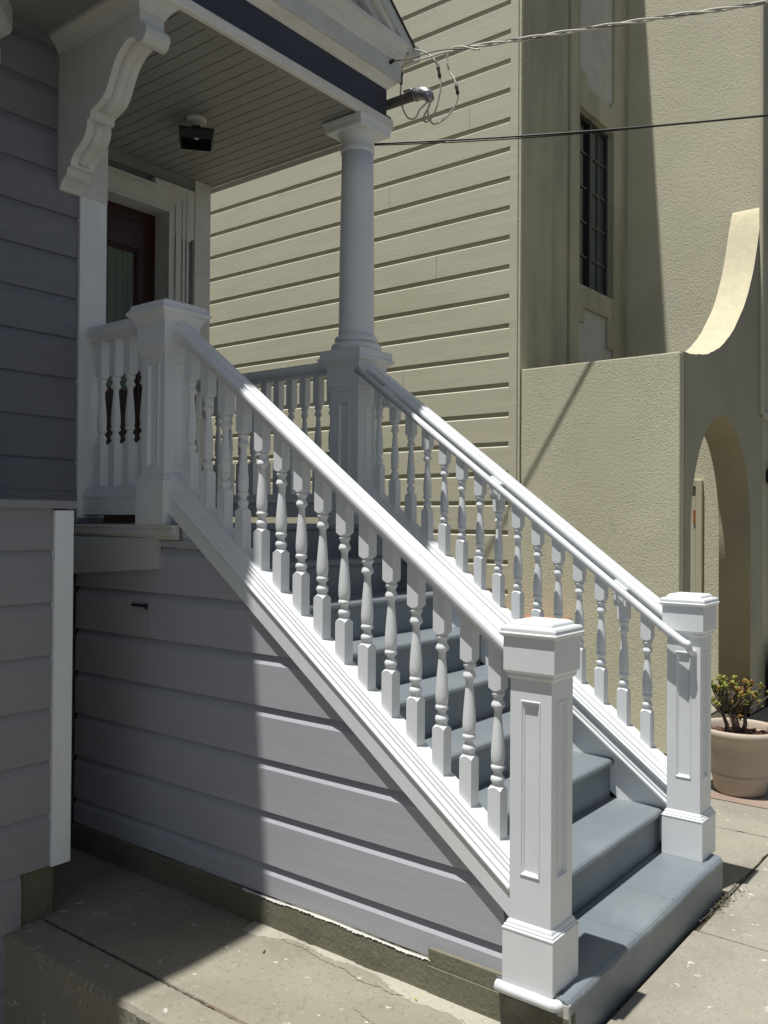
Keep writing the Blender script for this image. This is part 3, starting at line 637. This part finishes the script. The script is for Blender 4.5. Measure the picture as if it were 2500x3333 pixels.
# ceiling lamp
lx, ly = .783, 2.712
t = thing('ceiling_lamp', 'black pyramid lantern on a round white base under the porch ceiling', 'lamp')
MB().lathe(lx, ly, [(.060, 3.874), (.062, 3.862), (.058, 3.852), (.040, 3.846), (.028, 3.842), (.026, 3.826), (.018, 3.822)], 40).build('lamp_base', WHITE2, t)
def rsq(prof, caps=True):
    a = .88; rings = []
    for h, z in prof:
        rings.append([(lx+h*(p*math.cos(a)-q*math.sin(a)), ly+h*(p*math.sin(a)+q*math.cos(a)), z) for p, q in ((-1, -1), (1, -1), (1, 1), (-1, 1))])
    return MB().sweep(rings, caps=caps)
rsq([(.020, 3.830), (.021, 3.822), (.026, 3.812), (.036, 3.802), (.052, 3.793), (.074, 3.786), (.098, 3.782), (.101, 3.780), (.101, 3.768), (.099, 3.768), (.098, 3.776), (.074, 3.780), (.050, 3.787), (.030, 3.797), (.018, 3.812)], False).build('lamp_shade', BLACK, t)
rsq([(.100, 3.770), (.090, 3.722), (.087, 3.722), (.097, 3.770)], False).build('lamp_skirt', BLACK, t)
MB().lathe(lx, ly, [(.003, 3.748), (.014, 3.752), (.019, 3.762), (.018, 3.776), (.012, 3.792), (.010, 3.815)], 20).build('bulb', BULB, t)

# ================================================================== NEIGHBOUR
N = thing('neighbor_house', 'olive neighboring house with clapboard side and tall stucco front', 'house')
PN = .241; ZN = 1.389
mb = MB(); lap_side(mb, XN, 1, lap_z(ZN, PN, .0375, .0460, .0300, .018, -.17, 9.2), lambda z: 2.222, lambda z: 16.0); mb.build('clapboard_wall', NSIDE, N)
MB().box(XN-.012, XN+.05, 2.150, 2.224, -.17, 4.62).box(XN-.0105, XN+.05, 2.150, 2.224, 4.623, 9.2).build('corner_board', NSIDE, N, bevel=.003, seg=1)
MB().box(XN+.002, XN+.06, SYF+.003, 2.151, -.17, 9.2).build('stucco_edge', STUC, N)
MB().box(XN+.10, 16, 2.325, 16, -.17, 9.2).build('house_core', NSIDE, N)
# front facade in plan y = SYF with a window opening
wx0, wx1, wz0, wz1 = 4.645, 5.395, 3.640, 5.245
fx = XN+.045
mb = MB().box(fx, wx0, SYF, 2.319, -.17, 9.2).box(wx1, X2+.05, SYF, 2.319, -.17, 9.2).box(wx0, wx1, SYF, 2.319, -.17, wz0).box(wx0, wx1, SYF, 2.319, wz1, 9.2)
mb.build('front_wall', STUC2, N)
mb = MB().box(4.47, wx0, SYF-.028, SYF-.001, 2.6, 6.9).box(wx1, 5.60, SYF-.028, SYF-.001, 2.6, 6.9).box(wx0, wx1, SYF-.028, SYF-.001, wz1, 5.46).box(wx0, wx1, SYF-.028, SYF-.001, 3.44, wz0)
mb.box(wx0, 4.80, SYF-.028, SYF-.001, 5.46, 5.575).box(5.33, wx1, SYF-.028, SYF-.001, 5.46, 5.52).box(wx0, 4.76, SYF-.028, SYF-.001, 3.30, 3.44).box(5.26, wx1, SYF-.028, SYF-.001, 3.15, 3.44)
mb.build('window_surround', STUC2, N, bevel=.004, seg=1)
MB().box(wx0+.001, wx1, SYF-.004, SYF-.0005, 5.46, 6.9).build('pale_panel', PATCH, N); MB().box(wx0+.001, wx1, SYF-.004, SYF-.0005, 2.6, 3.44).build('pale_panel', PATCH, N)
wn = MB().box(wx0, wx1, SYF+.040, SYF+.070, wz0, wz0+.035).box(wx0, wx1, SYF+.040, SYF+.070, wz1-.035, wz1).box(wx0, wx0+.03, SYF+.040, SYF+.070, wz0, wz1).box(wx1-.035, wx1, SYF+.040, SYF+.070, wz0, wz1).box(4.985, 5.035, SYF+.035, SYF+.075, wz0, wz1).build('window', DARKF, N, bevel=.002, seg=1)
mb = MB()
for xx in (5.21,): mb.box(xx-.008, xx+.008, SYF+.050, SYF+.066, wz0+.03, wz1-.03)
for k in range(1, 5): z = wz0+k*(wz1-wz0)/5; mb.box(5.03, wx1-.03, SYF+.0505, SYF+.0655, z-.008, z+.008)
for xx in (4.83,): mb.box(xx-.006, xx+.006, SYF+.058, SYF+.070, wz0+.03, wz1-.03)
for k in range(1, 5): z = wz0+k*(wz1-wz0)/5; mb.box(wx0+.03, 4.99, SYF+.0585, SYF+.0695, z-.006, z+.006)
mb.build('muntins', mat('grey_muntin', (.10, .11, .105), .5), wn)
MB().box(wx0+.01, 5.0, SYF+.072, SYF+.078, wz0, wz1).build('pane', NGLASS, wn)
MB().box(5.02, wx1-.01, SYF+.068, SYF+.074, wz0, wz1).build('pane', glass('hazy_window_glass', (.075, .09, .09), .15), wn)
MB().box(wx0, wx1, SYF+.11, SYF+.12, wz0, wz1).build('window_blind', DARKF, wn)
# tall side wall facing the alley, beyond the courtyard
mb = MB(); n1 = 40; n2 = 70
rnd = random.Random(2)
mb.box(X2, X2+.3, KY+.002, SYF-.001, -.17, 9.2); mb.build('upper_side_wall', STUC3, N)
MB().box(X2+.002, 16, KY, KY+.3, -.17, 9.2).build('street_wall', STUC2, N)
MB().box(X2+.31, 16, KY+.31, 2.31, -.17, 9.2).build('house_core', NSIDE, N)
MB().box(X2-.14, X2-.08, KY-.030, KY+.0, 2.48, 9.2).box(X2-.08, 8, KY-.030, KY+.0, 2.44, 2.50).build('window_surround', TRIM, N, bevel=.004, seg=1)
# door inside the courtyard, on the far wall
mb = MB().box(X2-.045, X2, 1.363, 1.421, -.17, 1.90).box(X2-.045, X2, 1.421, 2.05, 1.84, 1.90).build('courtyard_door_frame', TRIM, N, bevel=.003, seg=1)
MB().box(X2-.022, X2-.004, 1.428, 2.05, -.17, 1.825).build('courtyard_door', TRIM, N, bevel=.003, seg=1)
MB().box(X2-.034, X2-.020, 1.424, 1.446, 1.49, 1.62).build('hinge', HINGE, N)
# stucco garden wall with an arched opening and a swept top
GW = thing('garden_wall', 'olive stucco garden wall with arched gateway and curved swooping top', 'wall')
MB().box(XN, XN+.10, KY, SYF-.012, -.17, 2.722).build('side_wall', STUC, GW, bevel=.008)
AX0, AX1, ASP, AH = 3.866, 5.394, 1.42, .935
top_pts = [(3.60, 2.722), (3.658, 2.725), (3.78, 2.735), (3.92, 2.748), (4.044, 2.763), (4.16, 2.782), (4.269, 2.808), (4.39, 2.842), (4.505, 2.886), (4.63, 2.942), (4.755, 3.010), (4.89, 3.100), (5.018, 3.204), (5.16, 3.330), (5.296, 3.480), (5.41, 3.640), (5.50, 3.795), (5.56, 3.930), (5.60, 4.030), (5.64, 4.13), (5.70, 4.26), (5.772, 4.40)]
def interp(T, x):
    for (a, b), (c, d) in zip(T, T[1:]):
        if a <= x <= c: return b+(d-b)*(x-a)/(c-a)
    return T[-1][1]
import math as _m
def swoop(x): # cubic-ish smoothing by averaging
    return sum(interp(top_pts, min(5.772, max(3.601, x+dx))) for dx in (-.05, -.025, 0, .025, .05))/5+.0025*math.sin(x*19)+.0015*math.sin(x*47)
xs = [XN+.1+i*(AX0-XN-.1)/6 for i in range(6)]
na = 72
xs += [(AX0+AX1)/2-(AX1-AX0)/2*math.cos(math.pi*i/na) for i in range(na+1)]
xs += [AX1+(5.776-AX1)*i/22 for i in range(1, 23)]
def arch(x):
    u = (x-(AX0+AX1)/2)/((AX1-AX0)/2)
    return ASP+AH*math.sqrt(max(0, 1-u*u)) if abs(u) <= 1 else -.17
yF, yB = KY, KY+.27
fw = MB(); tp = MB(); it = MB()
for a, b in zip(xs, xs[1:]):
    ina = AX0-1e-6 <= a and b <= AX1+1e-6
    la, lb_ = (arch(a), arch(b)) if ina else (-.17, -.17)
    ta, tb = swoop(a), swoop(b)
    fw.add([(a, yF, la), (b, yF, lb_), (b, yF, tb), (a, yF, ta)], [(0, 1, 2, 3)]); fw.add([(a, yB, la), (b, yB, lb_), (b, yB, tb), (a, yB, ta)], [(3, 2, 1, 0)])
    tp.add([(a, yF-.0, ta), (b, yF-.0, tb), (b, yB, tb), (a, yB, ta)], [(0, 1, 2, 3)], True)
    if ina: it.add([(a, yF, la), (a, yB, la), (b, yB, lb_), (b, yF, lb_)], [(0, 1, 2, 3)], True)
for x in (AX0, AX1): it.add([(x, yF, -.17), (x, yB, -.17), (x, yB, ASP), (x, yF, ASP)], [(0, 1, 2, 3)])
fw.build('arched_wall', mat('smooth_olive_stucco', (.36, .345, .265), .85, (.31, .30, .235), 1.4, bump=.35, bscale=60, spec=.2, bdist=.004), GW); tp.build('swept_coping', CREAM, GW); it.build('arch_soffit', mat('tan_arch_soffit', (.40, .35, .235), .8, (.35, .31, .21), 3, bump=.2, bscale=60), GW)
# low planter ledge at the foot of the neighbour wall
t = thing('planter_ledge', 'terracotta coping of a low planter at the foot of the olive wall', 'planter')
MB().box(3.40, 3.625, 1.675, 2.9, -.17, .725).build('planter_wall', STUC, t)
MB().box(3.385, 3.627, 1.662, 2.915, .727, .757).build('coping', TERRA, t, bevel=.004)

for y, k in ((3.47, 12), (2.95, 9), (3.30, 5), (2.62, 14), (2.48, 2)):
    z0 = ZN+.0375+PN*k; MB().box(XN-.0006, XN+.004, y, y+.0022, z0, z0+PN-.046).build('butt_joint', DARKF, N)
# wall lamp and gas meter at the right edge
t = thing('wall_lamp', 'small black wall lamp on the shaded street wall at the right edge', 'lamp')
MB().box(5.868, 5.95, KY-.10, KY-.012, 1.86, 1.995).build('lamp_housing', BLACK, t, bevel=.004); MB().box(5.88, 5.94, KY-.014, KY+.002, 1.88, 1.97).build('back_plate', BLACK, t)
t = thing('gas_meter', 'dark grey gas pipe fittings at the foot of the wall, right of the plant', 'gas meter')
mb = MB().tube([(5.80, .74, .345), (5.90, .74, .345), (5.97, .74, .33), (6.0, .74, -.17)], .028, 12); mb.build('pipe', PIPE, t)
mb = MB().tube([(5.79, .72, .255), (5.95, .72, .255)], .034, 14); mb.build('valve', PIPE, t)
MB().box(5.83, 6.25, .55, .80, -.15, .22).build('dark_box', DARKF, t, bevel=.02)  # plain dark box added over the dark spot at the wall foot

# ================================================================== POT AND PLANT
px, py, gz = 3.077, .251, -.168
t = thing('flower_pot', 'large round beige flower pot on the pavement behind the far newel post', 'flower pot')
MB().lathe(px, py, [(.120, gz), (.146, gz+.004), (.152, gz+.02), (.157, gz+.05), (.167, gz+.100), (.1675, gz+.106), (.1735, gz+.110), (.1745, gz+.116), (.1725, gz+.122), (.1685, gz+.126), (.170, gz+.132), (.178, gz+.19), (.190, gz+.27), (.196, gz+.310), (.199, gz+.315), (.203, gz+.317), (.204, gz+.326), (.208, gz+.331), (.222, gz+.340), (.236, gz+.352), (.244, gz+.368), (.246, gz+.384), (.243, gz+.396), (.236, gz+.403), (.228, gz+.405), (.220, gz+.402), (.212, gz+.390), (.205, gz+.36), (.198, gz+.33), (.18, gz+.33)], 72).build('pot_body', POT, t)
rnd = random.Random(21); mb = MB()
NR = 10; NT = 40; vs = []; fs = []
for i in range(NR+1):
    for j in range(NT):
        r = .205*i/NR; a = 2*math.pi*j/NT; vs.append((px+r*math.cos(a), py+r*math.sin(a), gz+.352+rnd.uniform(-.007, .009)))
for i in range(NR):
    for j in range(NT): fs.append((i*NT+j, i*NT+(j+1) % NT, (i+1)*NT+(j+1) % NT, (i+1)*NT+j))
mb.add(vs, fs)
for i in range(90):
    a = rnd.uniform(0, 6.28); r = rnd.uniform(.02, .19); s = rnd.uniform(.004, .010); x, y, z = px+r*math.cos(a), py+r*math.sin(a), gz+.360
    mb.box(x-s, x+s*rnd.uniform(.6, 1.6), y-s, y+s*rnd.uniform(.5, 1.4), z-.006, z+s*rnd.uniform(.3, 1.2))
mb.build('soil', SOIL, t)
pl_ = thing('jade_plant', 'green and red leafed succulent growing in the beige pot', 'plant')
tips = [(2.985, .368, .535), (3.008, .34, .53), (3.027, .315, .515), (2.976, .38, .473), (2.998, .352, .468), (2.992, .36, .447), (3.068, .262, .515), (3.091, .233, .505), (3.11, .209, .49), (3.068, .262, .474), (3.129, .184, .485), (3.155, .152, .48), (3.142, .168, .433),
        (3.033, .307, .427), (3.065, .266, .422), (3.046, .29, .37), (3.097, .225, .402), (3.117, .2, .376), (3.145, .164, .376), (3.078, .249, .329), (3.091, .233, .386), (3.043, .295, .499), (3.104, .217, .469),
        (3.02, .33, .49), (3.085, .24, .45), (3.12, .19, .45), (3.00, .35, .41), (3.13, .18, .41), (3.06, .27, .46), (2.955, .40, .50), (2.945, .41, .44), (2.965, .39, .40)]
fwd = Vector((math.cos(YAW), math.sin(YAW), 0))
stem = MB(); lf = [MB(), MB()]
trunks = [(Vector((3.027, .314, .18)), Vector((3.010, .335, .31))), (Vector((3.072, .258, .18)), Vector((3.052, .284, .325))), (Vector((3.085, .24, .18)), Vector((3.095, .228, .315))), (Vector((3.06, .27, .18)), Vector((3.03, .307, .33)))]
for a, b in trunks:
    m_ = (a+b)/2+Vector((rnd.uniform(-.012, .012), rnd.uniform(-.012, .012), 0)); stem.tube([a, m_, b], [.017, .013, .010], 8)
def leaf(mb, base, d, up, ln, wd):
    d = d.normalized(); s = d.cross(up).normalized(); nrm = s.cross(d).normalized()
    prof = [(0, .12), (.25, .5), (.5, .85), (.75, 1.0), (.92, .72), (1.0, .2)]
    top = []; bot = []
    rings = []
    for t_, w in prof:
        c = base+d*ln*t_+nrm*(ln*.28*t_*t_)
        rings.append([c-s*wd*w, c+nrm*.0028*w, c+s*wd*w, c-nrm*.0032*w])
    mb.sweep(rings, sm=True)
allt = []
for p in tips:
    allt.append(Vector(p)+fwd*rnd.uniform(-.05, .05))
for p in list(allt):
    if rnd.random() < .25: allt.append(p+fwd*rnd.choice((-1, 1))*rnd.uniform(.04, .10)+Vector((rnd.uniform(-.02, .02), rnd.uniform(-.02, .02), rnd.uniform(-.05, .02))))
for p in allt:
    tr = min(trunks, key=lambda q: (q[1]-p).length+rnd.uniform(0, .03)); b = tr[1]
    mid = b.lerp(p, .5)+Vector((rnd.uniform(-.012, .012), rnd.uniform(-.012, .012), -.012))
    stem.tube([b, mid, p-Vector((0, 0, .006))], [.0075, .0055, .0038], 6)
    red = 1 if rnd.random() < .6 + 2.6*(p.x-3.06) else 0
    nl = rnd.randint(10, 14)
    for i in range(nl):
        a = 2*math.pi*i/nl*1.62; el = rnd.uniform(-.15, 1.15) if i > 3 else rnd.uniform(.9, 1.4)
        d = Vector((math.cos(a)*math.cos(el), math.sin(a)*math.cos(el), math.sin(el)))
        k = red if rnd.random() < .8 else 1-red
        leaf(lf[k], p+Vector((0, 0, rnd.uniform(-.016, .004))), d, Vector((0.02, .01, 1)) if abs(d.z) < .9 else Vector((1, 0, 0)), rnd.uniform(.021, .032), rnd.uniform(.0085, .0135))
stem.build('trunk', BARK, pl_); lf[0].build('green_leaves', LEAF, pl_); lf[1].build('red_tinged_leaves', LEAFR, pl_)

# ================================================================== CABLES
def zz(u, v, x=1.66):                                       # where the loops hang, in the plane of the conduit
    U, V_ = 1200+u*400/1659, v*400/1659
    d = F+r2*((U-1250)/FPX)-u2*((V_-1666.5)/FPX); t_ = (x+2.6024)/d.x
    return (x, -1.3736+t_*d.y, 1.4967+t_*d.z)
def smooth(pts, n=6):
    P = [Vector(p) for p in pts]; P = [P[0]*2-P[1]]+P+[P[-1]*2-P[-2]]; out = []
    for i in range(1, len(P)-2):
        for k in range(n):
            t_ = k/n; a, b, c, d = P[i-1], P[i], P[i+1], P[i+2]
            out.append(.5*((2*b)+(c-a)*t_+(2*a-5*b+4*c-d)*t_*t_+(3*b-a-3*c+d)*t_**3))
    out.append(P[-2]); return out
ms_ = thing('conduit_mast', 'dark conduit pipe with silver weatherhead sticking out beside the cornice', 'conduit')
MB().tube([(1.665, 3.70, 4.085), (1.665, 2.4, 4.078), (1.662, 1.78, 4.070), (1.660, 1.70, 4.066)], .030, 18).build('pipe', PIPE, ms_)
hd = MB().tube([(1.66, 1.745, 4.068), (1.66, 1.72, 4.068), (1.66, 1.70, 4.066), (1.66, 1.672, 4.056), (1.66, 1.650, 4.036), (1.66, 1.640, 4.012), (1.66, 1.642, 3.996)], [.033, .036, .038, .038, .035, .028, .015], 18); hd.build('weatherhead', GALV, ms_)
mb = MB().tube([(1.66, 1.748, 4.068), (1.66, 1.737, 4.068)], .0375, 18); mb.tube([(1.622, 1.73, 4.085), (1.615, 1.80, 4.088)], [.010, .008], 8); mb.build('clamp', GALV, ms_)
def cable(pts, r, nm, label, m=CABLE, splice=None, grp='looped service wires at the weatherhead'):
    o = thing(nm, label, 'wire', group=grp); MB().tube(smooth(pts), r, 8).build('wire', m, o)
    if splice: MB().tube(splice, [r*1.7, r*2.0, r*1.5, r*2.0, r*1.7], 10).build('splice_sleeve', BLACK, o)
    return o
def Z(L_, x=1.66): return [zz(u, v, x) for u, v in L_]
def spl(a, b, x=1.66): return [tuple(Vector(zz(*a, x)).lerp(Vector(zz(*b, x)), t_)) for t_ in (0, .22, .5, .78, 1)]
cable(Z([(1150, 688), (1000, 712), (830, 768), (620, 822), (530, 850), (470, 890), (448, 940), (435, 1000), (436, 1150), (432, 1290), (450, 1420), (490, 1530), (545, 1600), (610, 1603), (650, 1570), (690, 1480), (745, 1425), (790, 1378)], 1.675), .0055, 'service_wire', 'left loop of pale service wire under the cornice corner', CABLEW, spl((443, 985), (437, 1140), 1.675))
cable(Z([(408, 800), (460, 745), (520, 695), (590, 670), (670, 677), (760, 705), (840, 755), (895, 820), (930, 880), (945, 960), (965, 1050), (975, 1150), (955, 1290), (930, 1400), (890, 1530), (845, 1600), (790, 1642), (750, 1635), (738, 1595), (760, 1540), (800, 1470), (825, 1400)], 1.69), .0052, 'service_wire', 'middle loop of pale service wire crossing the eave corner', CABLE, spl((933, 885), (963, 1050), 1.69))
cable(Z([(1500, 672), (1400, 658), (1290, 632), (1200, 632), (1130, 655), (1085, 700), (1062, 780), (1068, 880), (1095, 970), (1140, 1035), (1165, 1090), (1182, 1150), (1205, 1270), (1195, 1350), (1165, 1430), (1120, 1500), (1050, 1580), (960, 1650), (880, 1675), (840, 1640), (808, 1570), (803, 1480), (830, 1400)], 1.70), .0055, 'service_wire', 'rightmost loop of pale service wire in front of the clapboards', CABLEW, spl((1182, 1155), (1205, 1270), 1.70))
# triplex drop from the eave to the street
drop_pts = smooth([(1.500, 1.800, 4.228), (1.519, 1.763, 4.229), (1.657, 1.487, 4.265-.006), (1.793, 1.213, 4.272), (1.983, .834, 4.297), (2.206, .388, 4.322), (2.434, -.068, 4.345), (3.1, -1.4, 4.46), (4.8, -4.8, 4.95), (8.5, -12.2, 6.6)], 14)
sd = thing('service_drop_cable', 'pale twisted overhead cable running from the eave to upper right', 'cable')
for ph, rr_, m in ((.01, .0056, CABLEW), (2.6, .0056, CABLEW), (4.4, .0034, PIPE)):
    pts = []; s_ = 0
    for i, p in enumerate(drop_pts):
        if i: s_ += (p-drop_pts[i-1]).length
        if i and (p-drop_pts[i-1]).length > .05:
            pass
        a = ph+s_*2*math.pi/.42; pts.append(p+Vector((math.cos(a)*.0075*.9, math.cos(a)*.0075*.44, math.sin(a)*.0075))*min(1, s_/.2+.1))
    k0 = 1 if rr_ < .004 else next(i for i, p in enumerate(drop_pts) if p.x > 1.70)
    MB().tube(pts[k0:], rr_, 6).build('strand', m, sd)
MB().tube([(1.500, 1.822, 4.222), (1.500, 1.790, 4.228)], .011, 10).build('eye_bolt', BLACK, sd)
# thin black cable pair crossing in front of the wall
pts = []
for i in range(60):
    y = 6.0-i*(24/59); x = 3.836-.382*y
    z = 4.297+.0126*(y-.27)**2*(.6 if y < 0 else 1)+.022*(y-.27)
    pts.append(Vector((x, y, z)))
tc_ = thing('telephone_cable', 'thin black overhead cable crossing in front of the clapboards and stucco', 'cable')
MB().tube(pts, .0075, 6).build('strand', BLACK, tc_); MB().tube([p+Vector((.01, .0, .014*math.sin(i*.5))) for i, p in enumerate(pts)], .004, 6).build('strand', BLACK, tc_)

# cracks and joint dirt in the pavement
def crack(p0, p1, w, z, n, amp, seed, m=DIRT):
    rnd = random.Random(seed); a = Vector(p0); b = Vector(p1); d = (b-a).normalized(); nn = Vector((-d.y, d.x)); off = 0; L1 = []; L2 = []
    for i in range(n+1):
        off = off*.9+rnd.uniform(-amp, amp); p = a.lerp(b, i/n)+nn*off; ww = w*rnd.uniform(.3, 1.3)
        L1.append((p.x+nn.x*ww, p.y+nn.y*ww, z)); L2.append((p.x-nn.x*ww, p.y-nn.y*ww, z))
    mb = MB(); mb.sweep([[q, r] for q, r in zip(L1, L2)], close=False); return struct(mb.build('pavement_crack', m))
crack((-.085, 1.20), (-.16, .62), .0012, -.1535, 60, .006, 1); crack((-.16, .62), (-.125, .15), .0014, -.1535, 60, .006, 2)
crack((1.10, -.62), (2.2, -.95), .0010, -.1685, 80, .006, 3); crack((-.30, .55), (-.45, .10), .0009, -.1538, 50, .004, 4)
crack((-.600, .95), (-.600, -.1), .0030, -.1547, 70, .0016, 5, mat('rusty_dirt', (.17, .10, .05), .9)); crack((-.600, 1.95), (-.600, .9), .004, -.1551, 90, .0015, 6)
crack((1.12, -.149), (2.2, -.165), .004, -.1690, 70, .002, 7); crack((2.336, .9), (2.34, -.16), .003, -.1688, 70, .001, 8)
rnd = random.Random(31); mb = MB()
for i in range(140):
    x = 1.40+rnd.gauss(0, .10); y = -.158-abs(rnd.gauss(0, .022)); a = rnd.uniform(0, 6.28); ln = rnd.uniform(.004, .022); w = rnd.uniform(.0008, .0016); z = -.169+rnd.uniform(0, .004)
    c, s_ = math.cos(a), math.sin(a)
    mb.add([(x-s_*w, y+c*w, z), (x+s_*w, y-c*w, z), (x+c*ln+s_*w, y+s_*ln-c*w, z+rnd.uniform(.001, .012)), (x+c*ln-s_*w, y+s_*ln+c*w, z+.003)], [(0, 1, 2, 3)])
o = mb.build('debris', mat('grey_green_debris', (.16, .15, .09), .9, (.07, .065, .05), 90)); tag(o, 'dry grass bits and grit caught at the foot of the bottom step', 'debris', kind='stuff')
# ================================================================== LITTER
def litter(nm, label, cat, pos, size, m, rot):
    o = MB().box(-size[0], size[0], -size[1], size[1], 0, size[2]).build(nm, m, None, bevel=min(size)*.5)
    o.location = pos; o.rotation_euler = (0, 0, rot); tag(o, label, cat); return o
LF = mat('dry_leaf', (.38, .28, .05), .7); TW = mat('dark_twig', (.05, .04, .035), .8)
litter('twig', 'short dark twig on the sunlit slab beside the shadow edge', 'twig', (-.225, 1.055, -.154), (.010, .0035, .004), TW, .5)
litter('leaf', 'small yellow leaf on the cement by the curb', 'leaf', (-.135, .405, -.150), (.008, .003, .001), LF, 1.0)
litter('twig', 'tiny dark twig on the pavement at right of the bottom step', 'twig', (1.85, -.50, -.169), (.010, .003, .003), TW, -.3)
litter('leaf', 'pale curled scrap on the shaded slab near the wall', 'scrap', (-.42, 1.98, -.154), (.014, .003, .002), WHITE2, -.6)
